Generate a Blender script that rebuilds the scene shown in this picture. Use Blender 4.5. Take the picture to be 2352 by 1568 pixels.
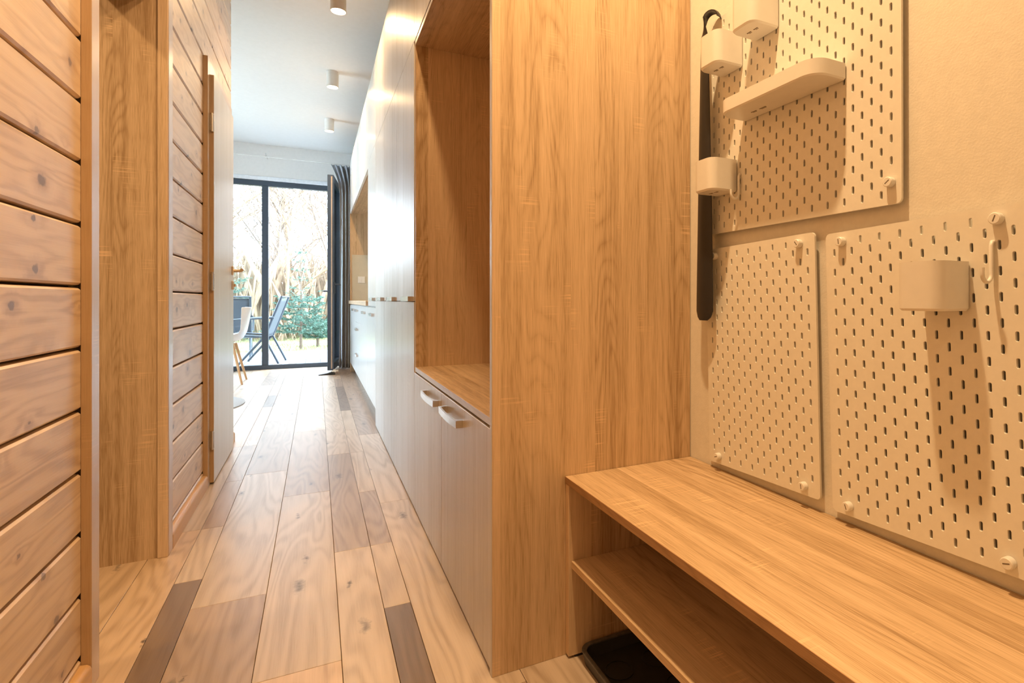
import bpy, bmesh, math, random
from mathutils import Vector, Matrix

scene = bpy.context.scene
for o in list(bpy.data.objects):
    bpy.data.objects.remove(o)
COL = scene.collection

# ------------------------------------------------------------------ camera
# pinhole solved from the perforated boards (20 mm grid) and two vanishing points
FPX, CX, HOR, VPX = 1261.0, 1366.0, 688.0, 727.0
CAMZ = 0.896
YAW = math.atan((CX - VPX) / FPX)
cam_data = bpy.data.cameras.new('camera')
cam = bpy.data.objects.new('camera', cam_data)
COL.objects.link(cam)
cam.location = (0, 0, CAMZ)
cam.rotation_euler = (math.radians(90), 0, -YAW)
cam_data.sensor_width = 36
cam_data.lens = 36 * FPX / 2352
cam_data.shift_x = -(CX - 1176) / 2352
cam_data.shift_y = -(784 - HOR) / 2352
cam_data.clip_start = 0.02
scene.camera = cam

# ------------------------------------------------------------------ world, exposure
scene.view_settings.view_transform = 'Standard'
scene.view_settings.look = 'None'
scene.view_settings.gamma = 1.0
scene.view_settings.use_curve_mapping = False
scene.view_settings.exposure = 0.56
SKY = 13.0
scene.cycles.max_bounces = 6
scene.cycles.diffuse_bounces = 3
scene.cycles.glossy_bounces = 3
scene.cycles.transmission_bounces = 3
scene.cycles.transparent_max_bounces = 8
scene.cycles.sample_clamp_indirect = 8.0
world = bpy.data.worlds.new('overcast_sky')
scene.world = world
world.use_nodes = True
wb = world.node_tree.nodes['Background']
wb.inputs[0].default_value = (0.68, 0.85, 1.0, 1)
wb.inputs[1].default_value = SKY
WARM = (1.0, 0.655, 0.32)
ALCOVE_W, HALL_W, ROOM_W, SIDE_W = 21.5, 9.0, 7.0, 13.0

# ------------------------------------------------------------------ mesh helpers
def worldloc(o):
    v = Vector((0, 0, 0))
    while o is not None:
        v = v + Vector(o.location)
        o = o.parent
    return v

class MB:
    """collects shapes (in world coordinates) and links them as one mesh object"""
    def __init__(self):
        self.v, self.f = [], []
    def add(self, verts, faces):
        b = len(self.v)
        self.v += [tuple(p) for p in verts]
        self.f += [tuple(i + b for i in f) for f in faces]
        return self
    def box(self, x0, x1, y0, y1, z0, z1, c=0.0):
        if c <= 0:
            v = [(x, y, z) for z in (z0, z1) for y in (y0, y1) for x in (x0, x1)]
            return self.add(v, [(0, 2, 3, 1), (4, 5, 7, 6), (0, 1, 5, 4), (2, 6, 7, 3), (0, 4, 6, 2), (1, 3, 7, 5)])
        bm = bmesh.new()
        m = Matrix.Translation(((x0 + x1) / 2, (y0 + y1) / 2, (z0 + z1) / 2)) @ Matrix.Diagonal((x1 - x0, y1 - y0, z1 - z0, 1))
        bmesh.ops.create_cube(bm, size=1, matrix=m)
        bmesh.ops.bevel(bm, geom=bm.edges[:], offset=c, segments=1, affect='EDGES')
        bm.verts.index_update()
        self.add([p.co[:] for p in bm.verts], [[q.index for q in f.verts] for f in bm.faces])
        bm.free()
        return self
    def prism(self, pts, a0, a1, axis):
        """pts: closed 2D loop in the two other axes (order x,y,z without axis)"""
        n = len(pts)
        def mk(p, a):
            q = list(p); q.insert(axis, a); return tuple(q)
        v = [mk(p, a0) for p in pts] + [mk(p, a1) for p in pts]
        f = [tuple(range(n))[::-1], tuple(range(n, 2 * n))]
        f += [(i, (i + 1) % n, n + (i + 1) % n, n + i) for i in range(n)]
        return self.add(v, f)
    def ring(self, outer, inner, a0, a1, axis):
        """closed tube between two loops with equal point counts"""
        n = len(outer)
        def mk(p, a):
            q = list(p); q.insert(axis, a); return tuple(q)
        v = [mk(p, a0) for p in outer] + [mk(p, a1) for p in outer] + [mk(p, a0) for p in inner] + [mk(p, a1) for p in inner]
        f = []
        for i in range(n):
            j = (i + 1) % n
            f += [(i, j, n + j, n + i), (2 * n + j, 2 * n + i, 3 * n + i, 3 * n + j),
                  (n + i, n + j, 3 * n + j, 3 * n + i), (j, i, 2 * n + i, 2 * n + j)]
        return self.add(v, f)
    def cyl(self, p0, p1, r0, r1=None, n=16, cap=True):
        r1 = r0 if r1 is None else r1
        p0, p1 = Vector(p0), Vector(p1)
        d = (p1 - p0).normalized()
        a = d.orthogonal().normalized(); b = d.cross(a)
        v = []
        for p, r in ((p0, r0), (p1, r1)):
            v += [p + (a * math.cos(t) + b * math.sin(t)) * r for t in [2 * math.pi * i / n for i in range(n)]]
        f = [(i, (i + 1) % n, n + (i + 1) % n, n + i) for i in range(n)]
        if cap:
            f += [tuple(range(n))[::-1], tuple(range(n, 2 * n))]
        return self.add(v, f)
    def tube(self, pts, r, n=8):
        """tube along a polyline; r number or list"""
        pts = [Vector(p) for p in pts]
        rs = r if isinstance(r, (list, tuple)) else [r] * len(pts)
        v, f = [], []
        prev = None
        for i, p in enumerate(pts):
            d = (pts[min(i + 1, len(pts) - 1)] - pts[max(i - 1, 0)]).normalized()
            if prev is None:
                a = d.orthogonal().normalized()
            else:
                a = prev - d * prev.dot(d)
                a = a.normalized() if a.length > 1e-6 else d.orthogonal().normalized()
            prev = a
            b = d.cross(a)
            v += [p + (a * math.cos(t) + b * math.sin(t)) * rs[i] for t in [2 * math.pi * k / n for k in range(n)]]
        for i in range(len(pts) - 1):
            for k in range(n):
                f.append((i * n + k, i * n + (k + 1) % n, (i + 1) * n + (k + 1) % n, (i + 1) * n + k))
        f += [tuple(range(n))[::-1], tuple(range((len(pts) - 1) * n, len(pts) * n))]
        return self.add(v, f)
    def grid(self, fn, nu, nv):
        v = [fn(i / nu, j / nv) for j in range(nv + 1) for i in range(nu + 1)]
        f = [(j * (nu + 1) + i, j * (nu + 1) + i + 1, (j + 1) * (nu + 1) + i + 1, (j + 1) * (nu + 1) + i) for j in range(nv) for i in range(nu)]
        return self.add(v, f)
    def build(self, name, mat, parent=None, smooth=None, local=False):
        me = bpy.data.meshes.new(name)
        if parent is not None:
            off = Vector((0, 0, 0)) if local else worldloc(parent)
            loc = Vector((0, 0, 0))
        else:
            xs, ys, zs = zip(*self.v)
            off = Vector(((min(xs) + max(xs)) / 2, (min(ys) + max(ys)) / 2, min(zs)))
            loc = off
        me.from_pydata([Vector(p) - off for p in self.v], [], self.f)
        me.validate()
        bm = bmesh.new(); bm.from_mesh(me)
        bmesh.ops.recalc_face_normals(bm, faces=bm.faces[:])
        bm.to_mesh(me); bm.free()
        me.materials.append(mat)
        if smooth is not None:
            me.shade_smooth()
            if smooth < 180:
                me.set_sharp_from_angle(angle=math.radians(smooth))
        ob = bpy.data.objects.new(name, me)
        ob.location = loc
        COL.objects.link(ob)
        ob.parent = parent
        return ob

def tag(o, label=None, cat=None, group=None, kind=None):
    if label: o['label'] = label
    if cat: o['category'] = cat
    if group: o['group'] = group
    if kind: o['kind'] = kind
    return o

def empty(name, loc, label=None, cat=None, group=None, kind=None):
    o = bpy.data.objects.new(name, None)
    o.empty_display_size = 0.05
    o.location = loc
    COL.objects.link(o)
    return tag(o, label, cat, group, kind)

def copy_tree(o, parent=None):
    c = o.copy()
    COL.objects.link(c)
    c.parent = parent
    for ch in list(o.children):
        if ch is not c:
            copy_tree(ch, c)
    return c

def rrect(x0, x1, y0, y1, r, n=5):
    """rounded rectangle loop; r is one radius or four (x0y0, x1y0, x1y1, x0y1)"""
    rs = r if isinstance(r, (list, tuple)) else [r] * 4
    out = []
    for (cx, cy, a0, q) in ((x0, y0, 180, 0), (x1, y0, 270, 1), (x1, y1, 0, 2), (x0, y1, 90, 3)):
        rr = rs[q]
        px = cx + (rr if cx == x0 else -rr)
        py = cy + (rr if cy == y0 else -rr)
        for k in range(n + 1):
            a = math.radians(a0 + 90 * k / n)
            out.append((px + rr * math.cos(a), py + rr * math.sin(a)))
    return out

# ------------------------------------------------------------------ material helpers
class NT:
    def __init__(self, name):
        self.m = bpy.data.materials.new(name)
        self.m.use_nodes = True
        self.t = self.m.node_tree
        self.b = self.t.nodes['Principled BSDF']
    def n(self, typ, **kw):
        nd = self.t.nodes.new(typ)
        for k, v in kw.items():
            setattr(nd, k, v)
        return nd
    def l(self, a, b):
        self.t.links.new(a, b)
    def val(self, sock, v):
        if hasattr(v, 'links') or isinstance(v, bpy.types.NodeSocket):
            self.l(v, sock)
        else:
            sock.default_value = v
    def math(self, op, a, b=None, c=None, clamp=False):
        nd = self.n('ShaderNodeMath', operation=op, use_clamp=clamp)
        self.val(nd.inputs[0], a)
        if b is not None: self.val(nd.inputs[1], b)
        if c is not None: self.val(nd.inputs[2], c)
        return nd.outputs[0]
    def vmul(self, v, s):
        nd = self.n('ShaderNodeVectorMath', operation='MULTIPLY')
        self.l(v, nd.inputs[0]); nd.inputs[1].default_value = s
        return nd.outputs[0]
    def coords(self, spread=(7, 13, 5)):
        tc = self.n('ShaderNodeTexCoord'); oi = self.n('ShaderNodeObjectInfo')
        nd = self.n('ShaderNodeVectorMath', operation='MULTIPLY_ADD')
        nd.inputs[0].default_value = spread
        self.l(oi.outputs['Random'], nd.inputs[1])
        self.l(tc.outputs['Object'], nd.inputs[2])
        return nd.outputs[0]
    def noise(self, vec, scale=1, detail=4, rough=0.55, dist=0.0):
        nd = self.n('ShaderNodeTexNoise')
        self.l(vec, nd.inputs['Vector'])
        nd.inputs['Scale'].default_value = scale; nd.inputs['Detail'].default_value = detail
        nd.inputs['Roughness'].default_value = rough; nd.inputs['Distortion'].default_value = dist
        return nd.outputs['Fac']
    def ramp(self, fac, stops):
        nd = self.n('ShaderNodeValToRGB')
        self.l(fac, nd.inputs[0])
        el = nd.color_ramp.elements
        while len(el) < len(stops): el.new(0.5)
        for e, (p, c) in zip(el, stops):
            e.position = p; e.color = (*c, 1) if len(c) == 3 else c
        return nd.outputs[0]
    def mix(self, fac, a, b, blend='MIX'):
        nd = self.n('ShaderNodeMix', data_type='RGBA', blend_type=blend)
        self.val(nd.inputs[0], fac)
        for s, v in ((nd.inputs[6], a), (nd.inputs[7], b)):
            if isinstance(v, bpy.types.NodeSocket): self.l(v, s)
            else: s.default_value = (*v, 1)
        return nd.outputs[2]
    def bump(self, h, strength=0.2, dist=0.002):
        nd = self.n('ShaderNodeBump')
        nd.inputs['Strength'].default_value = strength; nd.inputs['Distance'].default_value = dist
        self.l(h, nd.inputs['Height']); self.l(nd.outputs[0], self.b.inputs['Normal'])
    def set(self, color=None, rough=None, metal=None, spec=None, coat=None, coat_rough=None):
        b = self.b.inputs
        if color is not None: self.val(b['Base Color'], (*color, 1) if isinstance(color, tuple) and len(color) == 3 else color)
        if rough is not None: self.val(b['Roughness'], rough)
        if metal is not None: b['Metallic'].default_value = metal
        if spec is not None: b['Specular IOR Level'].default_value = spec
        if coat is not None: b['Coat Weight'].default_value = coat
        if coat_rough is not None: b['Coat Roughness'].default_value = coat_rough
        return self.m

def plain(name, color, rough=0.5, metal=0.0, var=0.06, bump=0.0, scale=40, spec=None, coat=None, coat_rough=None):
    """one-colour material with a slight procedural unevenness"""
    m = NT(name)
    v = m.coords()
    f = m.noise(v, scale, 3)
    d = tuple(max(0, c * (1 - var)) for c in color); u = tuple(min(1, c * (1 + var)) for c in color)
    c = m.ramp(f, [(0.3, d), (0.7, u)])
    if bump > 0:
        m.bump(m.noise(v, scale * 4, 3), bump, 0.001)
    return m.set(c, rough, metal, spec, coat, coat_rough)

def oak(name, axis, tone=(0.63, 0.445, 0.27), rough=0.40, coat=0.0, contrast=1.25, spec=0.45, saw=1.2):
    """rough-sawn oak decor: streaks, cathedrals and pale saw marks across the grain"""
    m = NT(name)
    v0 = m.coords()
    # glued-up lamellas of uneven width: each shifts the figure and the tone a little
    sp = m.n('ShaderNodeSeparateXYZ'); m.l(v0, sp.inputs[0])
    o2 = [i for i in (0, 1, 2) if i != axis]
    w = m.math('MULTIPLY', m.math('ADD', sp.outputs[o2[0]], sp.outputs[o2[1]]), 9.5)
    w = m.math('FLOOR', m.math('ADD', w, m.math('MULTIPLY', m.math('SINE', m.math('MULTIPLY', w, 1.9)), 0.38)))
    wn = m.n('ShaderNodeTexWhiteNoise', noise_dimensions='1D'); m.l(w, wn.inputs['W'])
    sh = m.n('ShaderNodeVectorMath', operation='MULTIPLY_ADD')
    m.l(wn.outputs['Color'], sh.inputs[0]); sh.inputs[1].default_value = (9, 9, 9); m.l(v0, sh.inputs[2])
    v = sh.outputs[0]
    strip = m.math('MULTIPLY', m.math('SUBTRACT', wn.outputs['Value'], 0.5), 0.20 * contrast)
    def sc(along, across):
        s = [across] * 3; s[axis] = along
        return m.vmul(v, s)
    fine = m.noise(sc(14, 620), 1, 2, 0.65)
    mid = m.noise(sc(1.1, 48), 1, 3, 0.65, 0.0)
    broad = m.noise(sc(0.45, 10), 1, 2, 0.5)
    cat = m.noise(sc(1.0, 6.5), 1, 2, 0.4, 0.25)
    rings = m.math('PINGPONG', m.math('MULTIPLY', cat, 26.0), 0.5)
    rings = m.math('SUBTRACT', m.math('POWER', m.math('MULTIPLY', rings, 2.0), 2.2), 0.35)
    zone = m.math('MULTIPLY', m.math('SUBTRACT', m.noise(sc(0.4, 5.0), 1, 1), 0.42, clamp=True), 6.0, clamp=True)
    rings = m.math('MULTIPLY', rings, m.math('MULTIPLY', zone, -0.14 * contrast))
    a = m.math('MULTIPLY', m.math('SUBTRACT', mid, 0.5), 0.62 * contrast)
    b = m.math('MULTIPLY', m.math('SUBTRACT', fine, 0.5), 0.62 * contrast)
    c = m.math('MULTIPLY', m.math('SUBTRACT', broad, 0.5), 0.30 * contrast)
    t = m.math('ADD', m.math('ADD', m.math('ADD', a, b), m.math('ADD', c, rings)), strip)
    t = m.math('ADD', t, 0.5, clamp=True)
    dk = tuple(x * k for x, k in zip(tone, (0.62, 0.56, 0.48)))
    lt = tuple(min(1, x * k) for x, k in zip(tone, (1.22, 1.26, 1.36)))
    col = m.ramp(t, [(0.22, dk), (0.5, tone), (0.8, lt)])
    lines = m.math('GREATER_THAN', m.noise(sc(260, 5), 1, 1), 0.60)
    patch = m.math('MULTIPLY', m.math('SUBTRACT', m.noise(sc(5.5, 9), 1, 2), 0.575, clamp=True), 6.0, clamp=True)
    col = m.mix(m.math('MULTIPLY', m.math('MULTIPLY', lines, patch), 0.55 * saw), col, tuple(min(1, x * 1.5) for x in tone))
    m.bump(fine, 0.12, 0.001)
    return m.set(col, rough, spec=spec, coat=coat, coat_rough=0.32)

def pine(name):
    m = NT(name)
    v = m.coords((3, 19, 7))
    sep = m.n('ShaderNodeSeparateXYZ'); m.l(v, sep.inputs[0])
    cmb = m.n('ShaderNodeCombineXYZ')
    m.l(m.math('MULTIPLY', sep.outputs[1], 4.6), cmb.inputs[0])
    m.l(m.math('MULTIPLY', sep.outputs[2], 6.2), cmb.inputs[1])
    vo = m.n('ShaderNodeTexVoronoi', feature='F1', voronoi_dimensions='2D')
    m.l(cmb.outputs[0], vo.inputs['Vector']); vo.inputs['Scale'].default_value = 1.0
    vo.inputs['Randomness'].default_value = 1.0
    wob = m.math('MULTIPLY', m.math('SUBTRACT', m.noise(v, 60, 2), 0.5), 0.10)
    kd = m.math('ADD', vo.outputs['Distance'], wob)
    sc = m.n('ShaderNodeSeparateColor'); m.l(vo.outputs['Color'], sc.inputs[0])
    keep = m.math('GREATER_THAN', sc.outputs[0], 0.25)
    size = m.math('MULTIPLY_ADD', sc.outputs[1], 0.06, 0.03)
    knot = m.math('SUBTRACT', 1.0, m.math('DIVIDE', kd, size), clamp=True)
    knot = m.math('MULTIPLY', m.math('MULTIPLY', knot, 2.6, clamp=True), keep)
    halo = m.math('SUBTRACT', 1.0, m.math('DIVIDE', kd, m.math('MULTIPLY', size, 3.2)), clamp=True)
    halo = m.math('MULTIPLY', halo, keep)
    push = m.math('DIVIDE', 0.16, m.math('ADD', kd, 0.22))
    st = m.vmul(v, (2, 0.7, 13))
    base = m.noise(st, 1, 2, 0.45, 0.4)
    rings = m.math('SINE', m.math('ADD', m.math('MULTIPLY', base, 46.0), m.math('MULTIPLY', push, 16.0)))
    fine = m.noise(m.vmul(v, (8, 7, 330)), 1, 3, 0.6)
    broad = m.noise(m.vmul(v, (2, 1.2, 9)), 1, 2)
    t = m.math('ADD', m.math('MULTIPLY', rings, 0.15), m.math('MULTIPLY', m.math('SUBTRACT', fine, 0.5), 0.36))
    t = m.math('ADD', t, m.math('MULTIPLY', m.math('SUBTRACT', broad, 0.5), 0.55))
    t = m.math('ADD', t, 0.5, clamp=True)
    col = m.ramp(t, [(0.15, (0.45, 0.285, 0.17)), (0.5, (0.70, 0.505, 0.34)), (0.85, (0.79, 0.60, 0.43))])
    col = m.mix(m.math('MULTIPLY', halo, 0.6), col, (0.34, 0.18, 0.09))
    col = m.mix(m.math('MULTIPLY', knot, 0.85), col, (0.13, 0.065, 0.035))
    m.bump(m.math('ADD', fine, m.math('MULTIPLY', rings, 0.3)), 0.18, 0.0012)
    return m.set(col, 0.45, spec=1.0, coat=1.0, coat_rough=0.42)

def floor_oak(name):
    m = NT(name)
    v = m.coords((11, 23, 3))
    oi = m.n('ShaderNodeObjectInfo')
    def sc(along, across):
        return m.vmul(v, (across, along, across))
    fine = m.noise(sc(10, 380), 1, 3, 0.6)
    mid = m.noise(sc(1.6, 26), 1, 4, 0.6, 0.4)
    cat = m.noise(sc(0.8, 6), 1, 2, 0.45, 0.5)
    rings = m.math('MULTIPLY', m.math('SINE', m.math('MULTIPLY', cat, 85.0)), 0.10)
    t = m.math('ADD', m.math('MULTIPLY', m.math('SUBTRACT', fine, 0.5), 0.25), m.math('MULTIPLY', m.math('SUBTRACT', mid, 0.5), 0.5))
    t = m.math('ADD', m.math('ADD', t, rings), 0.5, clamp=True)
    col = m.ramp(t, [(0.15, (0.54, 0.47, 0.40)), (0.5, (1, 1, 1)), (0.85, (1.24, 1.27, 1.32))])
    col = m.mix(1.0, oi.outputs['Color'], col, 'MULTIPLY')
    sep = m.n('ShaderNodeSeparateXYZ'); m.l(v, sep.inputs[0])
    cmb = m.n('ShaderNodeCombineXYZ')
    m.l(m.math('MULTIPLY', sep.outputs[0], 6.5), cmb.inputs[0]); m.l(m.math('MULTIPLY', sep.outputs[1], 2.2), cmb.inputs[1])
    vo = m.n('ShaderNodeTexVoronoi', feature='F1', voronoi_dimensions='2D'); m.l(cmb.outputs[0], vo.inputs['Vector']); vo.inputs['Scale'].default_value = 1
    s2 = m.n('ShaderNodeSeparateColor'); m.l(vo.outputs['Color'], s2.inputs[0])
    kd = m.math('ADD', vo.outputs['Distance'], m.math('MULTIPLY', m.math('SUBTRACT', m.noise(v, 55, 3), 0.5), 0.20))
    knot = m.math('MULTIPLY', m.math('SUBTRACT', 1.0, m.math('DIVIDE', kd, m.math('MULTIPLY_ADD', s2.outputs[1], 0.10, 0.03)), clamp=True), m.math('GREATER_THAN', s2.outputs[0], 0.62))
    col = m.mix(m.math('MULTIPLY', knot, 0.9, clamp=True), col, (0.055, 0.035, 0.025))
    m.bump(m.math('ADD', fine, m.math('MULTIPLY', rings, 2.0)), 0.14, 0.001)
    return m.set(col, 0.38, spec=0.6, coat=0.2, coat_rough=0.30)

def emit(name, color, strength):
    m = NT(name)
    m.set((0.9, 0.9, 0.9), 0.4)
    m.b.inputs['Emission Color'].default_value = (*color, 1)
    m.b.inputs['Emission Strength'].default_value = strength
    return m.m

def glass_mat(name):
    m = NT(name)
    t = m.t
    t.nodes.remove(m.b)
    tr = m.n('ShaderNodeBsdfTransparent'); tr.inputs[0].default_value = (0.95, 0.975, 0.97, 1)
    gl = m.n('ShaderNodeBsdfGlossy'); gl.inputs['Roughness'].default_value = 0.02
    fr = m.n('ShaderNodeFresnel'); fr.inputs[0].default_value = 1.5
    mx = m.n('ShaderNodeMixShader')
    m.l(fr.outputs[0], mx.inputs[0]); m.l(tr.outputs[0], mx.inputs[1]); m.l(gl.outputs[0], mx.inputs[2])
    m.l(mx.outputs[0], t.nodes['Material Output'].inputs['Surface'])
    return m.m

M = {}
M['oak_z'] = oak('sonoma_oak_upright', 2)
M['oak_y'] = oak('sonoma_oak_lengthwise', 1)
M['oak_x'] = oak('sonoma_oak_crosswise', 0)
M['front'] = oak('ash_laminate_front', 2, (0.59, 0.545, 0.51), 0.44, 0.5, 0.6, 0.9, 0.25)
M['front_y'] = oak('ash_laminate_edge', 1, (0.59, 0.545, 0.51), 0.42, 0.4, 0.5, 0.9, 0.2)
M['jamb'] = oak('oak_door_lining', 2, (0.63, 0.445, 0.28), 0.40)
M['casing'] = oak('oak_casing', 2, (0.46, 0.29, 0.15), 0.30, 1.0, 0.7, 0.8)
M['leaf'] = oak('door_leaf_laminate', 2, (0.58, 0.53, 0.48), 0.38, 0.7, 0.4, 0.8, 0.1)
M['pine'] = pine('oiled_pine_log')
M['base_pine'] = oak('pine_baseboard', 1, (0.58, 0.34, 0.15), 0.35, 0, 0.5, 0.5, 0)
M['floor'] = floor_oak('oak_laminate_floor')
M['gap'] = plain('dark_joint', (0.035, 0.024, 0.018), 0.9)
M['plaster'] = plain('cream_plaster_wall', (0.80, 0.76, 0.68), 0.85, 0, 0.03, 0.35, 60)
M['white_wall'] = plain('white_painted_wall', (0.84, 0.81, 0.78), 0.8, 0, 0.02, 0.1, 30)
M['ceil'] = plain('white_ceiling', (0.86, 0.85, 0.84), 0.85, 0, 0.015, 0.08, 30)
M['peg'] = plain('white_board_lacquer', (0.82, 0.79, 0.72), 0.45, 0, 0.02, 0.04, 90)
M['plastic'] = plain('white_plastic', (0.82, 0.80, 0.76), 0.35, 0, 0.015)
M['mark'] = plain('dark_stamped_print', (0.16, 0.12, 0.08), 0.6)
M['black'] = plain('black_plastic', (0.018, 0.018, 0.020), 0.32, 0, 0.1)
M['rubber'] = plain('black_rubber', (0.022, 0.022, 0.024), 0.5, 0, 0.15, 0.1, 50)
M['rubber_rim'] = plain('lighter_rubber_edge', (0.10, 0.09, 0.08), 0.45, 0, 0.3, 0.1, 60)  # rim edge in a lighter tone than the tray rubber
M['steel'] = plain('brushed_steel', (0.72, 0.71, 0.69), 0.24, 1.0, 0.04)
M['brass'] = plain('satin_handle_metal', (0.75, 0.60, 0.42), 0.28, 1.0, 0.04)
M['white_front'] = plain('white_kitchen_front', (0.80, 0.80, 0.79), 0.25, 0, 0.012, 0, 20)
M['beige'] = plain('beige_splash_panel', (0.62, 0.56, 0.44), 0.4, 0, 0.04, 0, 12)
M['frame'] = plain('anthracite_window_frame', (0.055, 0.075, 0.105), 0.35, 0, 0.05)
M['gasket'] = plain('pale_sash_hardware', (0.55, 0.40, 0.28), 0.4, 0.3, 0.1)
M['curtain'] = plain('grey_curtain_cloth', (0.44, 0.46, 0.50), 0.85, 0, 0.08, 0.25, 300)
M['lamp_body'] = plain('white_lamp_metal', (0.80, 0.76, 0.70), 0.45, 0, 0.02)
M['lamp_glow'] = emit('lamp_disc_glow', (1.0, 0.80, 0.55), 14.0)
M['shell'] = plain('white_chair_shell', (0.78, 0.78, 0.80), 0.35, 0, 0.02)
M['beech'] = oak('beech_chair_leg', 2, (0.60, 0.36, 0.18), 0.4, 0, 0.5, 0.5, 0)
M['rug'] = plain('grey_round_rug', (0.42, 0.43, 0.45), 0.95, 0, 0.2, 0.6, 200)
M['paver'] = plain('grey_paver', (0.26, 0.27, 0.29), 0.85, 0, 0.12, 0.3, 30)
M['grass'] = plain('lawn', (0.28, 0.28, 0.14), 0.9, 0, 0.35, 0.5, 4)
M['blade'] = plain('grass_blade', (0.25, 0.28, 0.11), 0.7, 0, 0.4, 0, 2)
M['needle'] = plain('spruce_needle', (0.060, 0.125, 0.090), 0.6, 0, 0.4, 0, 9)
M['bark'] = plain('spruce_bark', (0.12, 0.085, 0.06), 0.9, 0, 0.3, 0.4, 40)
M['twig'] = plain('pale_bare_twig', (0.29, 0.205, 0.135), 0.8, 0, 0.25, 0, 6)
M['twig2'] = plain('grey_bare_twig', (0.20, 0.15, 0.115), 0.8, 0, 0.25, 0, 6)
M['sling'] = plain('dark_sling_mesh', (0.045, 0.055, 0.07), 0.6, 0, 0.15, 0.3, 300)
M['garden_metal'] = plain('dark_garden_metal', (0.05, 0.06, 0.075), 0.45, 0.3, 0.1)
M['glass'] = glass_mat('window_glass')

# ------------------------------------------------------------------ dimensions (metres; corridor runs along +Y)
WL = -0.480      # face of the log wall
WR = 0.950       # plastered wall of the alcove
FX = 0.372       # front plane of the cabinets
CEIL = 2.88
YF = 8.20        # window wall
YB = -1.30       # wall behind the camera
LX = -3.40       # far side of the living room
TOP = 2.60       # cabinet tops

# ------------------------------------------------------------------ floor
floor = MB().box(LX, WR + 0.15, YB, YF + 0.02, -0.12, -0.012).build('floor', M['gap'])
tag(floor, kind='structure')
rnd = random.Random(4)
LIGHT, WARMT, MID, DARK = (0.51, 0.40, 0.31), (0.53, 0.375, 0.25), (0.36, 0.255, 0.185), (0.19, 0.125, 0.085)
plank_n = 0
def plank(x0, x1, y0, y1, tone):
    o = MB().box(x0 + .0006, x1 - .0006, y0 + .0006, y1 - .0006, -0.012, 0.0, 0.0009).build('floor_plank', M['floor'], floor)
    j = rnd.uniform(0.93, 1.07)
    o.color = (*(c * j for c in tone), 1)
PER = 0.576
colset = []
k0 = -3
for k in range(k0, 3):
    b = -0.327 + PER * k
    colset += [(k, 'a', b, b + .191), (k, 'b', b + .191, b + .383), (k, 'c', b + .383, b + .502), (k, 'd', b + .502, b + PER)]
seam = {(0, 'a'): 1.946, (0, 'b'): 1.503, (0, 'c'): 2.152, (1, 'a'): 2.584, (-1, 'c'): 2.604, (-1, 'b'): 1.92, (-1, 'a'): 2.35}
fixed = {('a', 0, .576): MID, ('a', 0, 1.946): LIGHT, ('b', 0, .143): WARMT, ('b', 0, 1.503): LIGHT, ('c', 0, .792): LIGHT,
         ('d', 0, 1.70): LIGHT, ('d', 0, .792): DARK, ('a', 1, 1.224): LIGHT, ('d', -1, 1.244): DARK, ('d', -1, 2.143): LIGHT,
         ('c', -1, 1.244): WARMT, ('b', -1, .56): MID, ('b', -1, 1.92): WARMT, ('c', 0, 2.152): MID, ('d', 0, 2.152): MID}
for (k, s, x0, x1) in colset:
    x0, x1 = max(x0, LX), min(x1, WR)
    if x1 - x0 < 0.01: continue
    base = seam.get((k, 'c' if s == 'd' else s), 0.3 + ((k * 7 + ord(s if s != 'd' else 'c') * 3) % 9) * 0.15)
    y = base - 1.36 * math.ceil((base - YB) / 1.36)
    while y < YF:
        ya, yb = max(y, YB), min(y + 1.36, YF)
        cuts = [ya, yb]
        if s == 'd':
            if k == 0 and ya < 1.70 < yb: cuts = [ya, 1.70, yb]
            elif k == -1 and ya < 2.143 < yb: cuts = [ya, 2.143, yb]
            elif (k + int(y * 3)) % 2 == 0 and yb - ya > 1: cuts = [ya, ya + 0.62, yb]
        for a, b in zip(cuts, cuts[1:]):
            tone = None
            for (fs, fk, fy), tn in fixed.items():
                if fs == s and fk == k and abs(a - fy) < 0.03: tone = tn
            if tone is None:
                tone = rnd.choice([LIGHT, LIGHT, WARMT, LIGHT, MID] if s != 'd' else [LIGHT, MID, WARMT, DARK])
            plank(x0, x1, a, b, tone)
        y += 1.36

# ------------------------------------------------------------------ walls and ceiling
tag(MB().box(LX - .15, WR + .15, YB - .1, YF + .3, CEIL, CEIL + .1).build('ceiling', M['ceil']), kind='structure')
tag(MB().box(WR, WR + .15, YB - .1, YF + .3, -.12, CEIL).build('wall_right', M['plaster']), kind='structure')
tag(MB().box(LX, WR, YB - .1, YB, -.12, CEIL).build('wall_back', M['plaster']), kind='structure')
wl = MB().box(LX - .15, LX, YB - .1, 5.2, -.12, CEIL).box(LX - .15, LX, 7.1, YF + .3, -.12, CEIL)
wl.box(LX - .15, LX, 5.2, 7.1, -.12, .5).box(LX - .15, LX, 5.2, 7.1, 2.42, CEIL)
tag(wl.build('wall_living', M['white_wall']), kind='structure')
w2 = empty('added_window', (LX - .07, 6.15, .5), kind='structure')  # unseen window added to bring more daylight onto the living room ceiling
for (a, b, z0, z1) in ((5.2, 7.1, .5, .56), (5.2, 7.1, 2.36, 2.42), (5.2, 5.26, .56, 2.36), (7.04, 7.1, .56, 2.36), (6.12, 6.18, .56, 2.36)):
    MB().box(LX - .11, LX - .04, a, b, z0, z1, .003).build('frame', M['frame'], w2)
for (a, b) in ((5.26, 6.12), (6.18, 7.04)):
    MB().box(LX - .078, LX - .072, a, b, .56, 2.36).build('pane', M['glass'], w2)
tag(MB().box(LX, WL - .20, 3.95, 4.12, 0, CEIL).build('wall_partition', M['white_wall']), kind='structure')
tag(MB().box(LX, WL - .20, 2.52, 2.62, 0, CEIL).build('wall_bathroom', M['white_wall']), kind='structure')
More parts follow.
